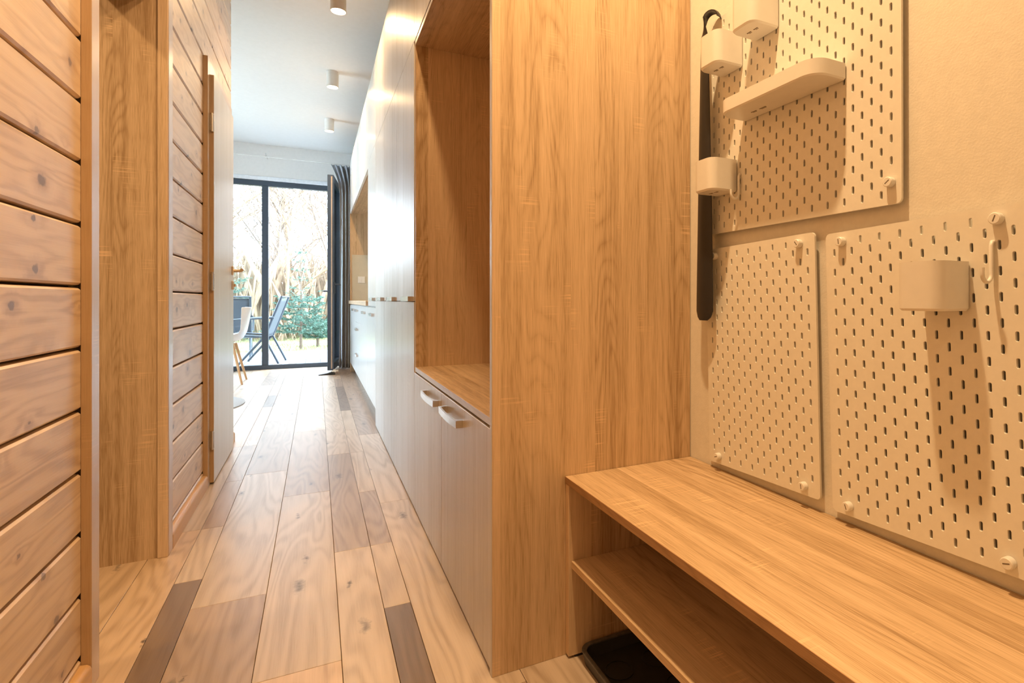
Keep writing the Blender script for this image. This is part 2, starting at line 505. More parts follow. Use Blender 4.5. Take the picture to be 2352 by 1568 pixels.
# window wall: piece above, left of and right of the glazing
WX0, WX1, WTOP = -3.30, 0.345, 2.42  # glazing widened to the left, out of view, to let in more daylight
wf = MB().box(LX, WR, YF - .02, YF + .28, WTOP + .05, CEIL)
wf.box(LX, WX0, YF - .02, YF + .28, -.12, WTOP + .05).box(WX1, WR, YF - .02, YF + .28, -.12, WTOP + .05)
tag(wf.build('wall_far', M['white_wall']), kind='structure')
tag(MB().box(WX0, WX1, YF - .035, YF + .06, WTOP + .002, WTOP + .052, .004).build('trim_1', plain('white_window_trim', (.86, .88, .92), .4)), kind='structure')

# log wall on the corridor's left: a core plus one object per log
PITCH, G0 = 0.1414, 0.926
D1A, D1B = 1.70, 2.385           # side doorway (clear opening along Y)
D2A, D2B = 3.205, 3.935          # closed door
WEND = 4.12
core = MB()
for (a, b, z0, z1) in ((YB, D1A - .05, 0, CEIL), (D1A - .05, D1B + .06, 2.05, CEIL), (D1B + .06, D2A - .03, 0, CEIL), (D2A - .03, D2B + .03, 2.05, CEIL), (D2B + .03, WEND, 0, CEIL)):
    core.box(WL - .20, WL - .022, a, b, z0, z1)
wall_left = tag(core.build('wall_left', M['gap']), kind='structure')
def log(y0, y1, z0, z1):
    g = .0026
    z0 += g; z1 -= g
    pts = [(WL - .0225, z0 - .001), (WL - .010, z0), (WL - .0045, z0 + .0012), (WL, z0 + .0058), (WL, z1 - .0058), (WL - .0045, z1 - .0012), (WL - .010, z1), (WL - .0225, z1 + .001)]
    MB().prism(pts, y0, y1, 1).build('log_plank', M['pine'], wall_left)
n0 = -7
for n in range(n0, 15):
    z0 = G0 + PITCH * n; z1 = z0 + PITCH
    z0c, z1c = max(z0, 0.0), min(z1, CEIL)
    if z1c - z0c < .02: continue
    if n >= 8:
        log(YB, WEND, z0c, z1c)
    else:
        log(YB, D1A - .052, z0c, z1c)
        log(D1B + .062, D2A - .045, z0c, z1c)
        log(D2B + .055, WEND, z0c, z1c)
# baseboards with a rounded top
def baseboard(name, y0, y1):
    t = .020
    pts = [(WL, 0), (WL + t, 0), (WL + t, .048), (WL + t - .003, .056), (WL + t - .009, .0605), (WL, .062)]
    return tag(MB().prism(pts, y0, y1, 1).build(name, M['base_pine'], None, 40), kind='structure')
baseboard('baseboard_left', YB, D1A - .053)
baseboard('baseboard_middle', D1B + .063, D2A - .046)
baseboard('baseboard_end', D2B + .056, WEND + .01)

# ------------------------------------------------------------------ door_1: lined opening to the side room
d1 = empty('door_1', (WL, (D1A + D1B) / 2, 0), kind='structure')
cf = WL + .019
DT = 2.00
MB().box(WL - .235, cf - .006, D1B, D1B + .03, 0, DT + .03).build('jamb', M['jamb'], d1)
MB().box(WL - .012, cf - .001, D1B - .006, D1B + .002, 0, DT + .0, .0015).build('door_stop', M['jamb'], d1)
MB().box(WL - .235, cf - .006, D1A - .03, D1A, 0, DT + .03).build('jamb', M['jamb'], d1)
MB().box(WL - .235, cf - .006, D1A, D1B, DT, DT + .03).build('lintel', M['jamb'], d1)
MB().box(WL - .001, cf, D1A - .052, D1A - .001, 0, DT + .057, .0015).build('casing', M['casing'], d1)
MB().box(WL - .001, cf, D1B + .001, D1B + .062, 0, DT + .057, .0015).build('casing', M['casing'], d1)
MB().box(WL - .001, cf, D1A - .001, D1B + .001, DT + .001, DT + .057, .0015).build('casing', M['casing'], d1)

# ------------------------------------------------------------------ door_2: closed flush door with visible hinges
d2 = empty('door_2', (WL, (D2A + D2B) / 2, 0), kind='structure')
MB().box(WL - .001, cf, D2A - .045, D2A + .012, 0, 2.057, .0015).build('casing', M['casing'], d2)
MB().box(WL - .001, cf, D2B - .012, D2B + .055, 0, 2.057, .0015).build('casing', M['casing'], d2)
MB().box(WL - .001, cf, D2A + .012, D2B - .012, 1.99, 2.057, .0015).build('casing', M['casing'], d2)
leaf = MB().box(WL - .02, WL + .035, D2A + .014, D2B - .014, .008, 1.988, .002).build('door_leaf', M['leaf'], d2)
MB().box(WL + .0, WL + .0345, D2A + .0125, D2A + .0155, .009, 1.987).build('edge_band', M['casing'], leaf)
for hz in (0.215, 0.985, 1.755):
    MB().cyl((WL + .029, D2A + .006, hz - .045), (WL + .029, D2A + .006, hz + .045), .0065, n=10).box(WL + .020, WL + .0365, D2A + .011, D2A + .0165, hz - .038, hz + .038).build('hinge', M['steel'], d2, 40)
hY = D2B - .065
han = MB().box(WL + .035, WL + .043, hY - .026, hY + .026, 1.041, 1.093, .0015).build('handle_plate', M['brass'], leaf)
MB().tube([(WL + .042, hY, 1.067), (WL + .088, hY, 1.067), (WL + .094, hY - .012, 1.067), (WL + .094, hY - .115, 1.067)], .0095, 10).build('handle', M['brass'], leaf, 40)
MB().box(WL + .035, WL + .043, hY - .026, hY + .026, .955, 1.007, .0015).box(WL + .043, WL + .052, hY - .004, hY + .004, .972, .990).build('lock_plate', M['brass'], leaf)

# ------------------------------------------------------------------ cabinets on the right
def bow_handle(parent, y0, z0, L=.245, x=FX, depth=.021, hh=.021):
    """flat bow pull mounted level on a front"""
    n = 10
    outer = [(x, y0)] + [(x - depth - .005 * math.sin(math.pi * i / n), y0 + L * i / n) for i in range(n + 1)] + [(x, y0 + L)]
    inner = [(x, y0 + .012)] + [(x - depth + .006 - .005 * math.sin(math.pi * i / n), y0 + .012 + (L - .024) * i / n) for i in range(n + 1)] + [(x, y0 + L - .012)]
    m = len(outer)
    v = [(p[0], p[1], z) for z in (z0, z0 + hh) for p in outer + inner]
    f = []
    N = 2 * m
    for i in range(m - 1):
        f += [(i, i + 1, N + i + 1, N + i), (m + i + 1, m + i, N + m + i, N + m + i + 1),
              (i, m + i, m + i + 1, i + 1), (N + i, N + i + 1, N + m + i + 1, N + m + i)]
    f += [(0, N, N + m, m), (m - 1, 2 * m - 1, N + 2 * m - 1, N + m - 1)]
    return MB().add(v, f).build('handle', M['steel'], parent)

YP = 1.270                   # near face of the tall side panel
C0, C1, C2 = 1.290, 1.866, 2.442
NZ0, NZ1 = 0.610, 1.976
nc = empty('niche_cabinet', ((FX + WR) / 2, (YP + C2) / 2, 0), 'oak hallway cabinet with open niche above two pale doors and bow handles', 'cabinet')
MB().box(FX - .0005, WR - .002, YP, C0 - .001, 0, TOP, .0008).build('side_panel', M['oak_z'], nc)
MB().box(FX - .0016, FX - .0006, YP + .001, C0 - .002, .001, TOP).build('edge_band', M['front'], nc)
MB().box(FX + .004, WR - .002, C2 - .018, C2 - .001, .03, TOP).build('side_panel', M['oak_z'], nc)
MB().box(WR - .02, WR - .003, C0, C2 - .019, .03, TOP).build('back_panel', M['oak_z'], nc)
MB().box(FX + .003, WR - .021, C0, C2 - .019, NZ0 - .018, NZ0, .0005).build('shelf', M['oak_y'], nc)
MB().box(FX + .0018, FX + .0028, C0, C2 - .019, NZ0 - .018, NZ0).build('edge_band', M['front_y'], nc)
MB().box(FX + .003, WR - .021, C0, C2 - .019, NZ1, NZ1 + .018, .0005).build('top_panel', M['oak_y'], nc)
MB().box(FX + .0018, FX + .0028, C0, C2 - .019, NZ1, NZ1 + .018).build('edge_band', M['front_y'], nc)
MB().box(FX + .05, FX + .066, C0, C2 - .019, 0, .03).box(FX + .02, WR - .021, C0, C2 - .019, .03, .045).build('plinth', M['gap'], nc)
for (a, b, hy) in ((C0, C1, 1.561), (C1, C2, 1.907)):
    d = MB().box(FX, FX + .018, a + .0018, b - .0018, .008, .585, .001).build('door', M['front'], nc)
    bow_handle(d, hy, .532)
for (a, b) in ((C0, C1), (C1, C2)):
    MB().box(FX, FX + .018, a + .0018, b - .0018, NZ1 + .0205, TOP, .001).build('upper_door', M['front'], nc)

for i in range(3):
    a = C2 + .574 * i; b = a + .574
    where = ('next to the oak niche', 'between two like it', 'next to the white kitchen units')[i]
    t = empty('tall_cabinet', ((FX + WR) / 2, (a + b) / 2, 0), 'tall pale wood-grain cupboard column with bow handle, ' + where, 'cabinet', 'tall hallway cupboards')
    MB().box(FX + .019, WR - .002, a + .001, b - .001, .03, TOP).box(FX + .05, WR - .002, a + .001, b - .001, 0, .03).build('body', M['gap'] if i < 2 else M['white_front'], t)
    MB().box(FX, FX + .018, a + .0015, b - .0015, .008, .8865, .001).build('lower_door', M['front'], t)
    d = MB().box(FX, FX + .018, a + .0015, b - .0015, .8895, 1.999, .001).build('upper_door', M['front'], t)
    bow_handle(d, a + .036, .8890)
    MB().box(FX, FX + .018, a + .0015, b - .0015, 2.002, TOP, .001).build('top_door', M['front'], t)
K0 = C2 + .574 * 3      # 4.164

# ------------------------------------------------------------------ kitchen run
K1, KE = 4.80, 7.45
WT = .886
units = [(K0, 4.95, 'door', 'white kitchen base unit with one bow handle beside the tall cupboards'),
         (4.95, 5.72, 'door', 'white kitchen base unit with one bow handle in the middle of the run'),
         (5.72, 6.45, 'drawers', 'white kitchen drawer unit with three bow handles'),
         (6.45, KE, 'door', 'white kitchen base unit at the curtain end of the run')]
for (a, b, kind, lab) in units:
    t = empty('kitchen_base_unit', ((FX + WR) / 2, (a + b) / 2, 0), lab, 'cabinet', 'white kitchen base units')
    MB().box(FX + .019, WR - .002, a + .001, b - .001, .12, .843).build('body', M['white_front'], t)
    MB().box(FX + .06, FX + .076, a + .001, b - .001, .0, .12).build('plinth', M['white_front'], t)
    if kind == 'door':
        d = MB().box(FX, FX + .018, a + .0015, b - .0015, .125, .838, .001).build('door', M['white_front'], t)
        bow_handle(d, a + .10, .775)
    else:
        for (z0, z1, hz) in ((.125, .40, .325), (.403, .66, .585), (.663, .838, .775)):
            d = MB().box(FX, FX + .018, a + .0015, b - .0015, z0, z1, .001).build('drawer', M['white_front'], t)
            bow_handle(d, a + .23, hz)
wtop = MB().box(FX - .018, WR - .002, K1 + .001, KE, .846, WT, .002).build('worktop', M['oak_y'])
tag(wtop, 'oak kitchen worktop along the white base units', 'worktop')
t = empty('tall_kitchen_unit', ((FX + WR) / 2, (K0 + K1) / 2, .846), 'white tall kitchen unit with one bow handle standing above the base units', 'cabinet')
MB().box(FX + .019, WR - .002, K0 + .001, K1 - .001, .846, TOP).build('body', M['white_front'], t)
d = MB().box(FX, FX + .018, K0 + .0015, K1 - .0015, .8895, 1.999, .001).build('door', M['white_front'], t)
bow_handle(d, K0 + .036, .889)
MB().box(FX, FX + .018, K0 + .0015, K1 - .0015, .847, .8865, .001).build('filler', M['white_front'], t)
MB().box(FX, FX + .018, K0 + .0015, K1 - .0015, 2.002, TOP, .001).build('top_door', M['white_front'], t)
t = empty('kitchen_wall_cabinet', ((FX + WR) / 2, (K1 + KE) / 2, 1.96), 'long white kitchen wall cabinet over the open worktop niche', 'cabinet')
MB().box(FX + .019, WR - .002, K1 + .001, KE, 1.965, TOP).build('body', M['oak_y'], t)
for i in range(4):
    a = K1 + (KE - K1) / 4 * i
    MB().box(FX, FX + .018, a + .0015, a + (KE - K1) / 4 - .0015, 1.962, TOP, .001).build('door', M['white_front'], t)
t = empty('kitchen_end_panel', ((FX + WR) / 2, KE + .01, 0), 'oak end panel with beige splash board closing the kitchen run', 'panel')
MB().box(FX, WR - .002, KE + .001, KE + .022, 0, TOP).build('panel', M['oak_z'], t)
MB().box(FX + .022, WR - .022, KE - .006, KE + .0, WT + .001, 1.455, .0005).build('splash_board', M['beige'], t)
tag(MB().box(WR - .02, WR - .003, K1 + .002, KE - .007, WT + .001, 1.964).build('splashback', M['oak_z']), 'oak back panel behind the kitchen worktop', 'panel')
sw = empty('wall_switch', (.50, KE - .006, 1.12), 'white double wall switch on the beige splash board', 'switch')
MB().box(.46, .545, KE - .0135, KE - .0065, 1.10, 1.185, .002).build('plate', M['plastic'], sw)
for i in range(2):
    MB().box(.468 + .035 * i, .502 + .035 * i, KE - .0165, KE - .0137, 1.108, 1.177, .001).build('rocker', M['plastic'], sw)

# ------------------------------------------------------------------ bench
BX, BZ = 0.560, 0.451
be = empty('shoe_bench', ((BX + WR) / 2, .45, 0), 'oak shoe bench with open shelf under the white perforated boards', 'bench')
BY0 = -.35
MB().box(BX, WR - .002, BY0, YP - .0015, BZ - .018, BZ, .0008).build('bench_top', M['oak_y'], be)
MB().box(BX - .0011, BX - .0001, BY0, YP - .002, BZ - .0175, BZ - .0005).build('edge_band', oak('bench_edge', 1, (.40, .225, .10), .4, 0, 1.0, .5, 0), be)
MB().box(BX + .0005, WR - .002, YP - .020, YP - .002, .006, BZ - .0185, .0008).build('side_panel', M['oak_z'], be)
MB().box(BX + .0005, WR - .002, BY0, BY0 + .018, .0, BZ - .0185, .0008).build('side_panel', M['oak_z'], be)
MB().box(BX + .008, WR - .002, BY0 + .019, YP - .0205, .2255, .2435, .0008).build('shelf', M['oak_y'], be)
MB().box(BX + .02, BX + .05, YP - .019, YP - .003, 0, .006).build('foot', M['black'], be)

tr = empty('shoe_tray', (.75, .9, 0), 'black rubber shoe tray with ringed floor under the bench', 'tray')
TX0, TX1, TY0, TY1 = .588, .925, .45, 1.236
MB().prism(rrect(TX0 + .012, TX1 - .012, TY0 + .012, TY1 - .012, .018), .0, .006, 2).build('base', M['rubber'], tr)
lo, li, lt_, lti = rrect(TX0, TX1, TY0, TY1, .03), rrect(TX0 + .014, TX1 - .014, TY0 + .014, TY1 - .014, .018), rrect(TX0 - .006, TX1 + .004, TY0 - .006, TY1 + .006, .034), rrect(TX0 + .002, TX1 - .004, TY0 + .004, TY1 - .004, .028)
m = MB(); n = len(lo)
v = [(*p, .001) for p in lo] + [(*p, .030) for p in lt_] + [(*p, .030) for p in lti] + [(*p, .006) for p in li]
f = [(r * n + i, r * n + (i + 1) % n, (r + 1) * n + (i + 1) % n, (r + 1) * n + i) for r in range(3) for i in range(n)]
m.add(v, f).build('rim', M['rubber'], tr, 40)
m = MB()
m.ring(rrect(TX0 - .007, TX1 + .005, TY0 - .007, TY1 + .007, .034), rrect(TX0 + .003, TX1 - .005, TY0 + .005, TY1 - .005, .028), .0302, .0335, 2).build('rim_edge', M['rubber_rim'], tr, 40)
m = MB()
for i in range(3):
    for j in range(7):
        cx, cy = TX0 + .06 + .105 * i, TY0 + .07 + .105 * j
        c = [(cx + .036 * math.cos(a), cy + .036 * math.sin(a)) for a in [k * math.pi / 8 for k in range(16)]]
        c2 = [(cx + .032 * math.cos(a), cy + .032 * math.sin(a)) for a in [k * math.pi / 8 for k in range(16)]]
        m.ring(c, c2, .006, .0085, 2)
m.build('ring_pattern', M['rubber'], tr, 40)

# ------------------------------------------------------------------ perforated boards (20 mm staggered grid, 5 x 15 mm slots)
PX, PT = 0.9335, 0.005        # front plane of the boards, thickness
def board_mesh(ncol, H=.56, mat=None):
    """local frame: s along the board (0 at its far edge, growing towards the camera), z up, t depth"""
    W = (ncol - 1) * .02 + .04
    mb = MB()
    T = lambda s, z, t: (t, -s, z)
    sw_, sh = .0024, .0076
    def slot(cx, cz):
        pts = []
        for k in range(5):
            a = math.radians(45 * k); pts.append((cx + sw_ * math.cos(a), cz + (sh - sw_) + sw_ * math.sin(a)))
        for k in range(5):
            a = math.radians(180 + 45 * k); pts.append((cx + sw_ * math.cos(a), cz - (sh - sw_) + sw_ * math.sin(a)))
        return pts
    def cell(cx, cz):
        inn = slot(cx, cz)
        # a chamfered mouth, as on punched fibreboard
        mou = [(cx + (p[0] - cx) * 1.25, cz + (p[1] - cz) * 1.07) for p in inn]
        out = [(cx + .01, cz + .005), (cx + .01, cz + .02), (cx, cz + .02), (cx - .01, cz + .02), (cx - .01, cz + .005),
               (cx - .01, cz - .005), (cx - .01, cz - .02), (cx, cz - .02), (cx + .01, cz - .02), (cx + .01, cz - .005)]
        n = 10
        v = [T(*p, 0) for p in out] + [T(*p, 0) for p in mou] + [T(*p, .0007) for p in inn] + [T(*p, PT) for p in inn] + [T(*p, PT) for p in out]
        f = []
        for i in range(n):
            j = (i + 1) % n
            for r in range(4):
                f.append((r * n + i, r * n + j, (r + 1) * n + j, (r + 1) * n + i))
        mb.add(v, f)
    for c in range(ncol):
        cx = .02 + .02 * c
        if c % 2:
            for k in range(14): cell(cx, .02 + .04 * k)
        else:
            for k in range(13): cell(cx, .04 + .04 * k)
            for z0 in (0, H - .02):
                for t in (0, PT):
                    mb.add([T(cx - .01, z0, t), T(cx + .01, z0, t), T(cx + .01, z0 + .02, t), T(cx - .01, z0 + .02, t)], [(0, 1, 2, 3)])
    # end strips with rounded corners, closed edge all round
    r = .0099
    for side in (0, 1):
        arc = [(r - r * math.cos(a), r - r * math.sin(a)) for a in [math.radians(90 * k / 6) for k in range(7)]]
        pts = [(p[0], p[1]) for p in arc]                 # from (0,r) to (r,0)
        top = [(p[0], H - p[1]) for p in arc][::-1]
        loop = [(.01, 0)] + pts[::-1] + top[::-1] + [(.01, H)]
        if side: loop = [(W - p[0], p[1]) for p in loop]
        n = len(loop)
        v = [T(*p, 0) for p in loop] + [T(*p, PT) for p in loop]
        mb.add(v, [tuple(range(n)), tuple(range(n, 2 * n))] + [(i, i + 1, n + i + 1, n + i) for i in range(n - 1)])
    for z in (0, H):
        mb.add([T(.01, z, 0), T(W - .01, z, 0), T(W - .01, z, PT), T(.01, z, PT)], [(0, 1, 2, 3)])
    return mb

def board(name, ncol, y_far, z_bot, rot, label, screws):
    """root sits at the lower far corner of the board; rot tilts it in the plane of the wall"""
    root = empty(name, (0, 0, 0), label, 'pegboard', 'white perforated boards')
    board_mesh(ncol).build('panel', M['peg'], root, local=True)
    rs = random.Random(ncol + int(z_bot * 100))
    for (c, zz) in screws:
        s = .02 + .02 * c
        sc = MB().cyl((-.011, -s, zz), (-.0005, -s, zz), .0092, .0092, 20).cyl((-.0125, -s, zz), (-.011, -s, zz), .0078, .0092, 20)
        so = sc.build('screw', M['plastic'], root, 40, local=True)
        a = rs.uniform(0, 3.1)
        dy, dz = math.cos(a) * .005, math.sin(a) * .005
        ny, nz = -math.sin(a) * .0009, math.cos(a) * .0009
        x = -.0127
        MB().add([(x, -s + dy + ny, zz + dz + nz), (x, -s - dy + ny, zz - dz + nz), (x, -s - dy - ny, zz - dz - nz), (x, -s + dy - ny, zz + dz - nz),
                  (x + .001, -s + dy + ny, zz + dz + nz), (x + .001, -s - dy + ny, zz - dz + nz), (x + .001, -s - dy - ny, zz - dz - nz), (x + .001, -s + dy - ny, zz + dz - nz)],
                 [(0, 1, 2, 3), (0, 1, 5, 4), (1, 2, 6, 5), (2, 3, 7, 6), (3, 0, 4, 7)]).build('slot', M['mark'], so, local=True)
        MB().cyl((PT, -s, zz), (WR - PX - .0005, -s, zz), .011, n=14).build('spacer', M['plastic'], root, 40, local=True)
    root.location = (PX, y_far, z_bot)
    root.rotation_euler = (rot, 0, 0)
    return root

def on_plane(u, v, X=PX):
    """point where the view ray of a photo pixel meets the plane x = X"""
    k = (u - CX) / FPX
    c, s = math.cos(YAW), math.sin(YAW)
    Y = X * (c - k * s) / (s + k * c)
    d = X * s + Y * c
    return Y, CAMZ + (HOR - v) / FPX * d

def fit_board(p_a, sa, za, p_b, sb, zb):
    """two photo points with known board coordinates -> far lower corner and tilt"""
    Ya, Za = on_plane(*p_a); Yb, Zb = on_plane(*p_b)
    # local (y=-s, z) -> world
    la, lb = Vector((-sa, za)), Vector((-sb, zb))
    wa, wb_ = Vector((Ya, Za)), Vector((Yb, Zb))
    dl, dw = lb - la, wb_ - wa
    rot = math.atan2(dw.y, dw.x) - math.atan2(dl.y, dl.x)
    R = Matrix.Rotation(rot, 2)
    mid = (wa + wb_) / 2 - R @ ((la + lb) / 2)
    return mid.x, mid.y, rot, dw.length / dl.length

yA, zA, rA, kA = fit_board((1633.6, 608), .02, .52, (1865, 1098), .34, .04)
board('perforated_board', 17, yA, zA, rA, 'narrow white perforated board hung bare over the far end of the bench', [(1, .54), (15, .54), (1, .02), (15, .02)])
yB, zB, rB, kB = fit_board((1915.5, 579.4), .02, .52, (2320, 1231), .32, .06)
board('perforated_board', 17, yB, zB, rB, 'narrow white perforated board holding one cup and a hook', [(1, .54), (15, .54), (1, .02), (15, .02)])
yC, zC, rC, kC = fit_board((1629, 505), .02, .04, (2046, 419), .54, .04)
board('perforated_board', 27, yC, zC, rC, 'wide white perforated board carrying cups, a ledge and a hook', [(0, .52), (26, .52), (0, .04), (26, .04)])
print('BOARDS', (yA, zA, math.degrees(rA), kA), (yB, zB, math.degrees(rB), kB), (yC, zC, math.degrees(rC), kC))

# cups hung on the boards
def cup(y0, z0, label, group='white cups on the perforated boards'):
    d, w, h = .080, .075, .079
    x1, x0 = PX - .0015, PX - .0015 - d
    root = empty('storage_cup', (x0 + d / 2, y0 + w / 2, z0), label, 'cup', group)
    n = 6
    out = rrect(x0, x1, y0, y0 + w, [.020, .004, .004, .020], n)
    inn = rrect(x0 + .002, x1 - .002, y0 + .002, y0 + w - .002, [.018, .0025, .0025, .018], n)
    lowo = rrect(x0 + .004, x1 - .001, y0 + .003, y0 + w - .003, [.018, .004, .004, .018], n)
    N = len(out)
    v = [(*p, z0) for p in lowo] + [(*p, z0 + .004) for p in out] + [(*p, z0 + h) for p in out] + [(*p, z0 + h) for p in inn] + [(*p, z0 + .003) for p in inn]
    f = [(r * N + i, r * N + (i + 1) % N, (r + 1) * N + (i + 1) % N, (r + 1) * N + i) for r in range(4) for i in range(N)]
    f += [tuple(range(N)), tuple(range(4 * N, 5 * N))]
    MB().add(v, f).build('cup_body', M['plastic'], root, 35)
    m = MB(); cy = y0 + w / 2
    for k, (a, b) in enumerate(((-.017, -.004), (.004, .017))):
        m.box(x0 + .034, x0 + .037, cy + a, cy + b, z0 - .0004, z0 + .0002).box(x0 + .039, x0 + .0405, cy + a + .002, cy + b - .003, z0 - .0004, z0 + .0002)
    m.build('stamp', M['mark'], root)
    for k in (-.02, .02):
        MB().box(x1 - .0005, x1 + .0055, cy + k - .0018, cy + k + .0018, z0 + h - .018, z0 + h - .008).build('clip', M['plastic'], root)
    return root
cup(.918, 1.510, 'white plastic cup hung highest on the wide perforated board')
cup(1.036, 1.467, 'white plastic cup in front of the shoehorn, right below its curved hook')
cup(1.056, 1.164, 'white plastic cup in front of the shoehorn near the wide board\'s lower edge')
cup(.512, .878, 'white plastic cup hung alone on a narrow perforated board')

# long ledge
lg = empty('wall_ledge', (.89, .885, 1.330), 'long white plastic ledge with rounded corners on the wide perforated board', 'ledge')
x1 = PX - .0015; x0 = x1 - .086; ya, yb = .742, 1.030; z0 = 1.330; h = .032
out = rrect(x0, x1, ya, yb, [.036, .003, .003, .036], 8)
low = rrect(x0 + .003, x1 - .001, ya + .003, yb - .003, [.034, .003, .003, .034], 8)
inn = rrect(x0 + .0025, x1 - .0025, ya + .0025, yb - .0025, [.034, .0015, .0015, .034], 8)
N = len(out)
v = [(*p, z0) for p in low] + [(*p, z0 + .003) for p in out] + [(*p, z0 + h) for p in out] + [(*p, z0 + h) for p in inn] + [(*p, z0 + h - .010) for p in inn]
f = [(r * N + i, r * N + (i + 1) % N, (r + 1) * N + (i + 1) % N, (r + 1) * N + i) for r in range(4) for i in range(N)] + [tuple(range(N)), tuple(range(4 * N, 5 * N))]
MB().add(v, f).build('tray', M['plastic'], lg, 35)
m = MB()
for a, b in ((.925, .945), (.955, .972)):
    m.box(x0 + .052, x0 + .055, a, b, z0 - .0004, z0 + .0002).box(x0 + .057, x0 + .0585, a + .003, b - .002, z0 - .0004, z0 + .0002)
m.build('stamp', M['mark'], lg)
for k in (.80, .97):
    MB().box(x1 - .0005, x1 + .0055, k - .0018, k + .0018, z0 + .012, z0 + .022).build('clip', M['plastic'], lg)

# shoehorn
sh = MB()
path = []
sx, sy = .902, 1.152
for i in range(13):
    t = i / 12
    z = .842 + (1.585 - .842) * t
    w = .022 * (1 - t) ** .8 + .0125
    if i == 0: w *= .45
    path.append((Vector((sx - .004 * (1 - t), sy, z)), w, Vector((0, 1, 0)), Vector((-1, 0, 0))))
path.insert(1, (Vector((sx - .004, sy, .850)), .026, Vector((0, 1, 0)), Vector((-1, 0, 0))))
path.insert(2, (Vector((sx - .004, sy, .866)), .033, Vector((0, 1, 0)), Vector((-1, 0, 0))))
R = .024
hd = Vector((.45, -.89, 0)).normalized()          # the hook bends over towards the board and the camera
for i in range(1, 10):
    a = math.radians(20 * i)
    p = Vector((sx, sy, 1.585)) + hd * (R - R * math.cos(a)) + Vector((0, 0, .035 + R * math.sin(a)))
    side = Vector((hd.y, -hd.x, 0)) * -1
    path.append((p, .0125, side, (hd * -math.cos(a) + Vector((0, 0, math.sin(a))))))
rows = []
for (p, w, s, nrm) in path:
    rows.append([p + s * (w * q) + nrm * (-.22 * w * q * q + .0) for q in (-1, -.6, -.2, .2, .6, 1)])
nr = len(rows)
v, f = [], []
for lay in (0, 1):
    for i, (p, w, s, nrm) in enumerate(path):
        v += [q + nrm * (-.0026 * lay) for q in rows[i]]
for lay in (0, 1):
    b = lay * nr * 6
    f += [(b + i * 6 + k, b + i * 6 + k + 1, b + (i + 1) * 6 + k + 1, b + (i + 1) * 6 + k) for i in range(nr - 1) for k in range(5)]
b = nr * 6
for i in range(nr - 1):
    for k in (0, 5):
        f.append((i * 6 + k, (i + 1) * 6 + k, b + (i + 1) * 6 + k, b + i * 6 + k))
for k in range(5):
    for i in (0, nr - 1):
        f.append((i * 6 + k, i * 6 + k + 1, b + i * 6 + k + 1, b + i * 6 + k))
tag(sh.add(v, f).build('shoehorn', M['black'], None, 50), 'long black shoehorn with curved top hanging behind white cups', 'shoehorn')

# hooks
def jhook(y, ztop, label):
    x = PX - .001
    pts = [(x + .004, y, ztop), (x - .004, y, ztop), (x - .006, y, ztop - .006), (x - .006, y, ztop - .05)]
    for k in range(1, 9):
        a = math.radians(180 * k / 8)
        pts.append((x - .006 - .012 + .012 * math.cos(a), y, ztop - .05 - .012 * math.sin(a)))
    pts.append((x - .030, y, ztop - .040))
    tag(MB().tube(pts, .0031, 8).build('hook', M['plastic'], None, 60), label, 'hook', 'white hooks on the perforated boards')
jhook(.478, .985, 'small white J-shaped hook on the narrow perforated board beside a cup')
jhook(1.045, 1.205, 'small white J-shaped hook on the wide perforated board, half behind a cup')

# ------------------------------------------------------------------ ceiling spots
def spot(x, y, watts):
    r, hh = .0475, .135
    root = empty('ceiling_spotlight', (x, y, CEIL - hh), 'white cylindrical ceiling spotlight glowing warm from its underside', 'lamp', 'cylindrical ceiling spotlights')
    n = 28
    v, f = [], []
    prof = [(0.001, CEIL - .0005), (r, CEIL - .0005), (r, CEIL - hh), (r - .004, CEIL - hh), (r - .006, CEIL - hh + .010), (.001, CEIL - hh + .010)]
    for (pr, pz) in prof:
        v += [(x + pr * math.cos(2 * math.pi * k / n), y + pr * math.sin(2 * math.pi * k / n), pz) for k in range(n)]
    f = [(i * n + k, i * n + (k + 1) % n, (i + 1) * n + (k + 1) % n, (i + 1) * n + k) for i in range(len(prof) - 1) for k in range(n)]
    MB().add(v, f).build('housing', M['lamp_body'], root, 40)
    MB().cyl((x, y, CEIL - hh + .004), (x, y, CEIL - hh + .009), r - .007, n=n).build('glowing_disc', M['lamp_glow'], root, 40)
    ld = bpy.data.lights.new('spot_light', 'AREA')
    ld.shape = 'DISK'; ld.size = .07; ld.energy = watts; ld.color = WARM; ld.spread = math.radians(150)
    lo_ = bpy.data.objects.new('spot_light', ld)
    lo_.location = (0, 0, -.001); lo_.parent = root
    COL.objects.link(lo_)
for yy in (3.89, 5.30, 6.70):
    spot(.125, yy, ROOM_W)
spot(.20, 1.78, HALL_W)
spot(.385, .73, ALCOVE_W)
spot(-.12, -.75, HALL_W * .2)  # added fill spot behind the camera, unseen, brightens the near hall surfaces
spot(-1.4, 1.55, SIDE_W)

# ------------------------------------------------------------------ window_1: fixed pane, mullion and open sash
w1 = empty('window_1', ((WX0 + WX1) / 2, YF + .05, 0), kind='structure')
FT = .065
MX0, MX1 = -.625, -.552
y0, y1 = YF - .005, YF + .07
MB().box(WX0, WX1, y0, y1, WTOP - FT, WTOP, .003).build('head', M['frame'], w1)
MB().box(WX0, WX1, y0, y1, 0, .055, .003).build('threshold', M['frame'], w1)
MB().box(WX0, WX0 + FT, y0, y1, .055, WTOP - FT).build('jamb', M['frame'], w1)
MB().box(WX1 - .05, WX1, y0, y1, .055, WTOP - FT).build('jamb', M['frame'], w1)
MB().box(MX0, MX1, y0 - .004, y1, .055, WTOP - FT, .003).build('mullion', M['frame'], w1)
for mx in (-1.52, -2.42):
    MB().box(mx, mx + .07, y0 - .004, y1, .055, WTOP - FT, .003).build('mullion', M['frame'], w1)
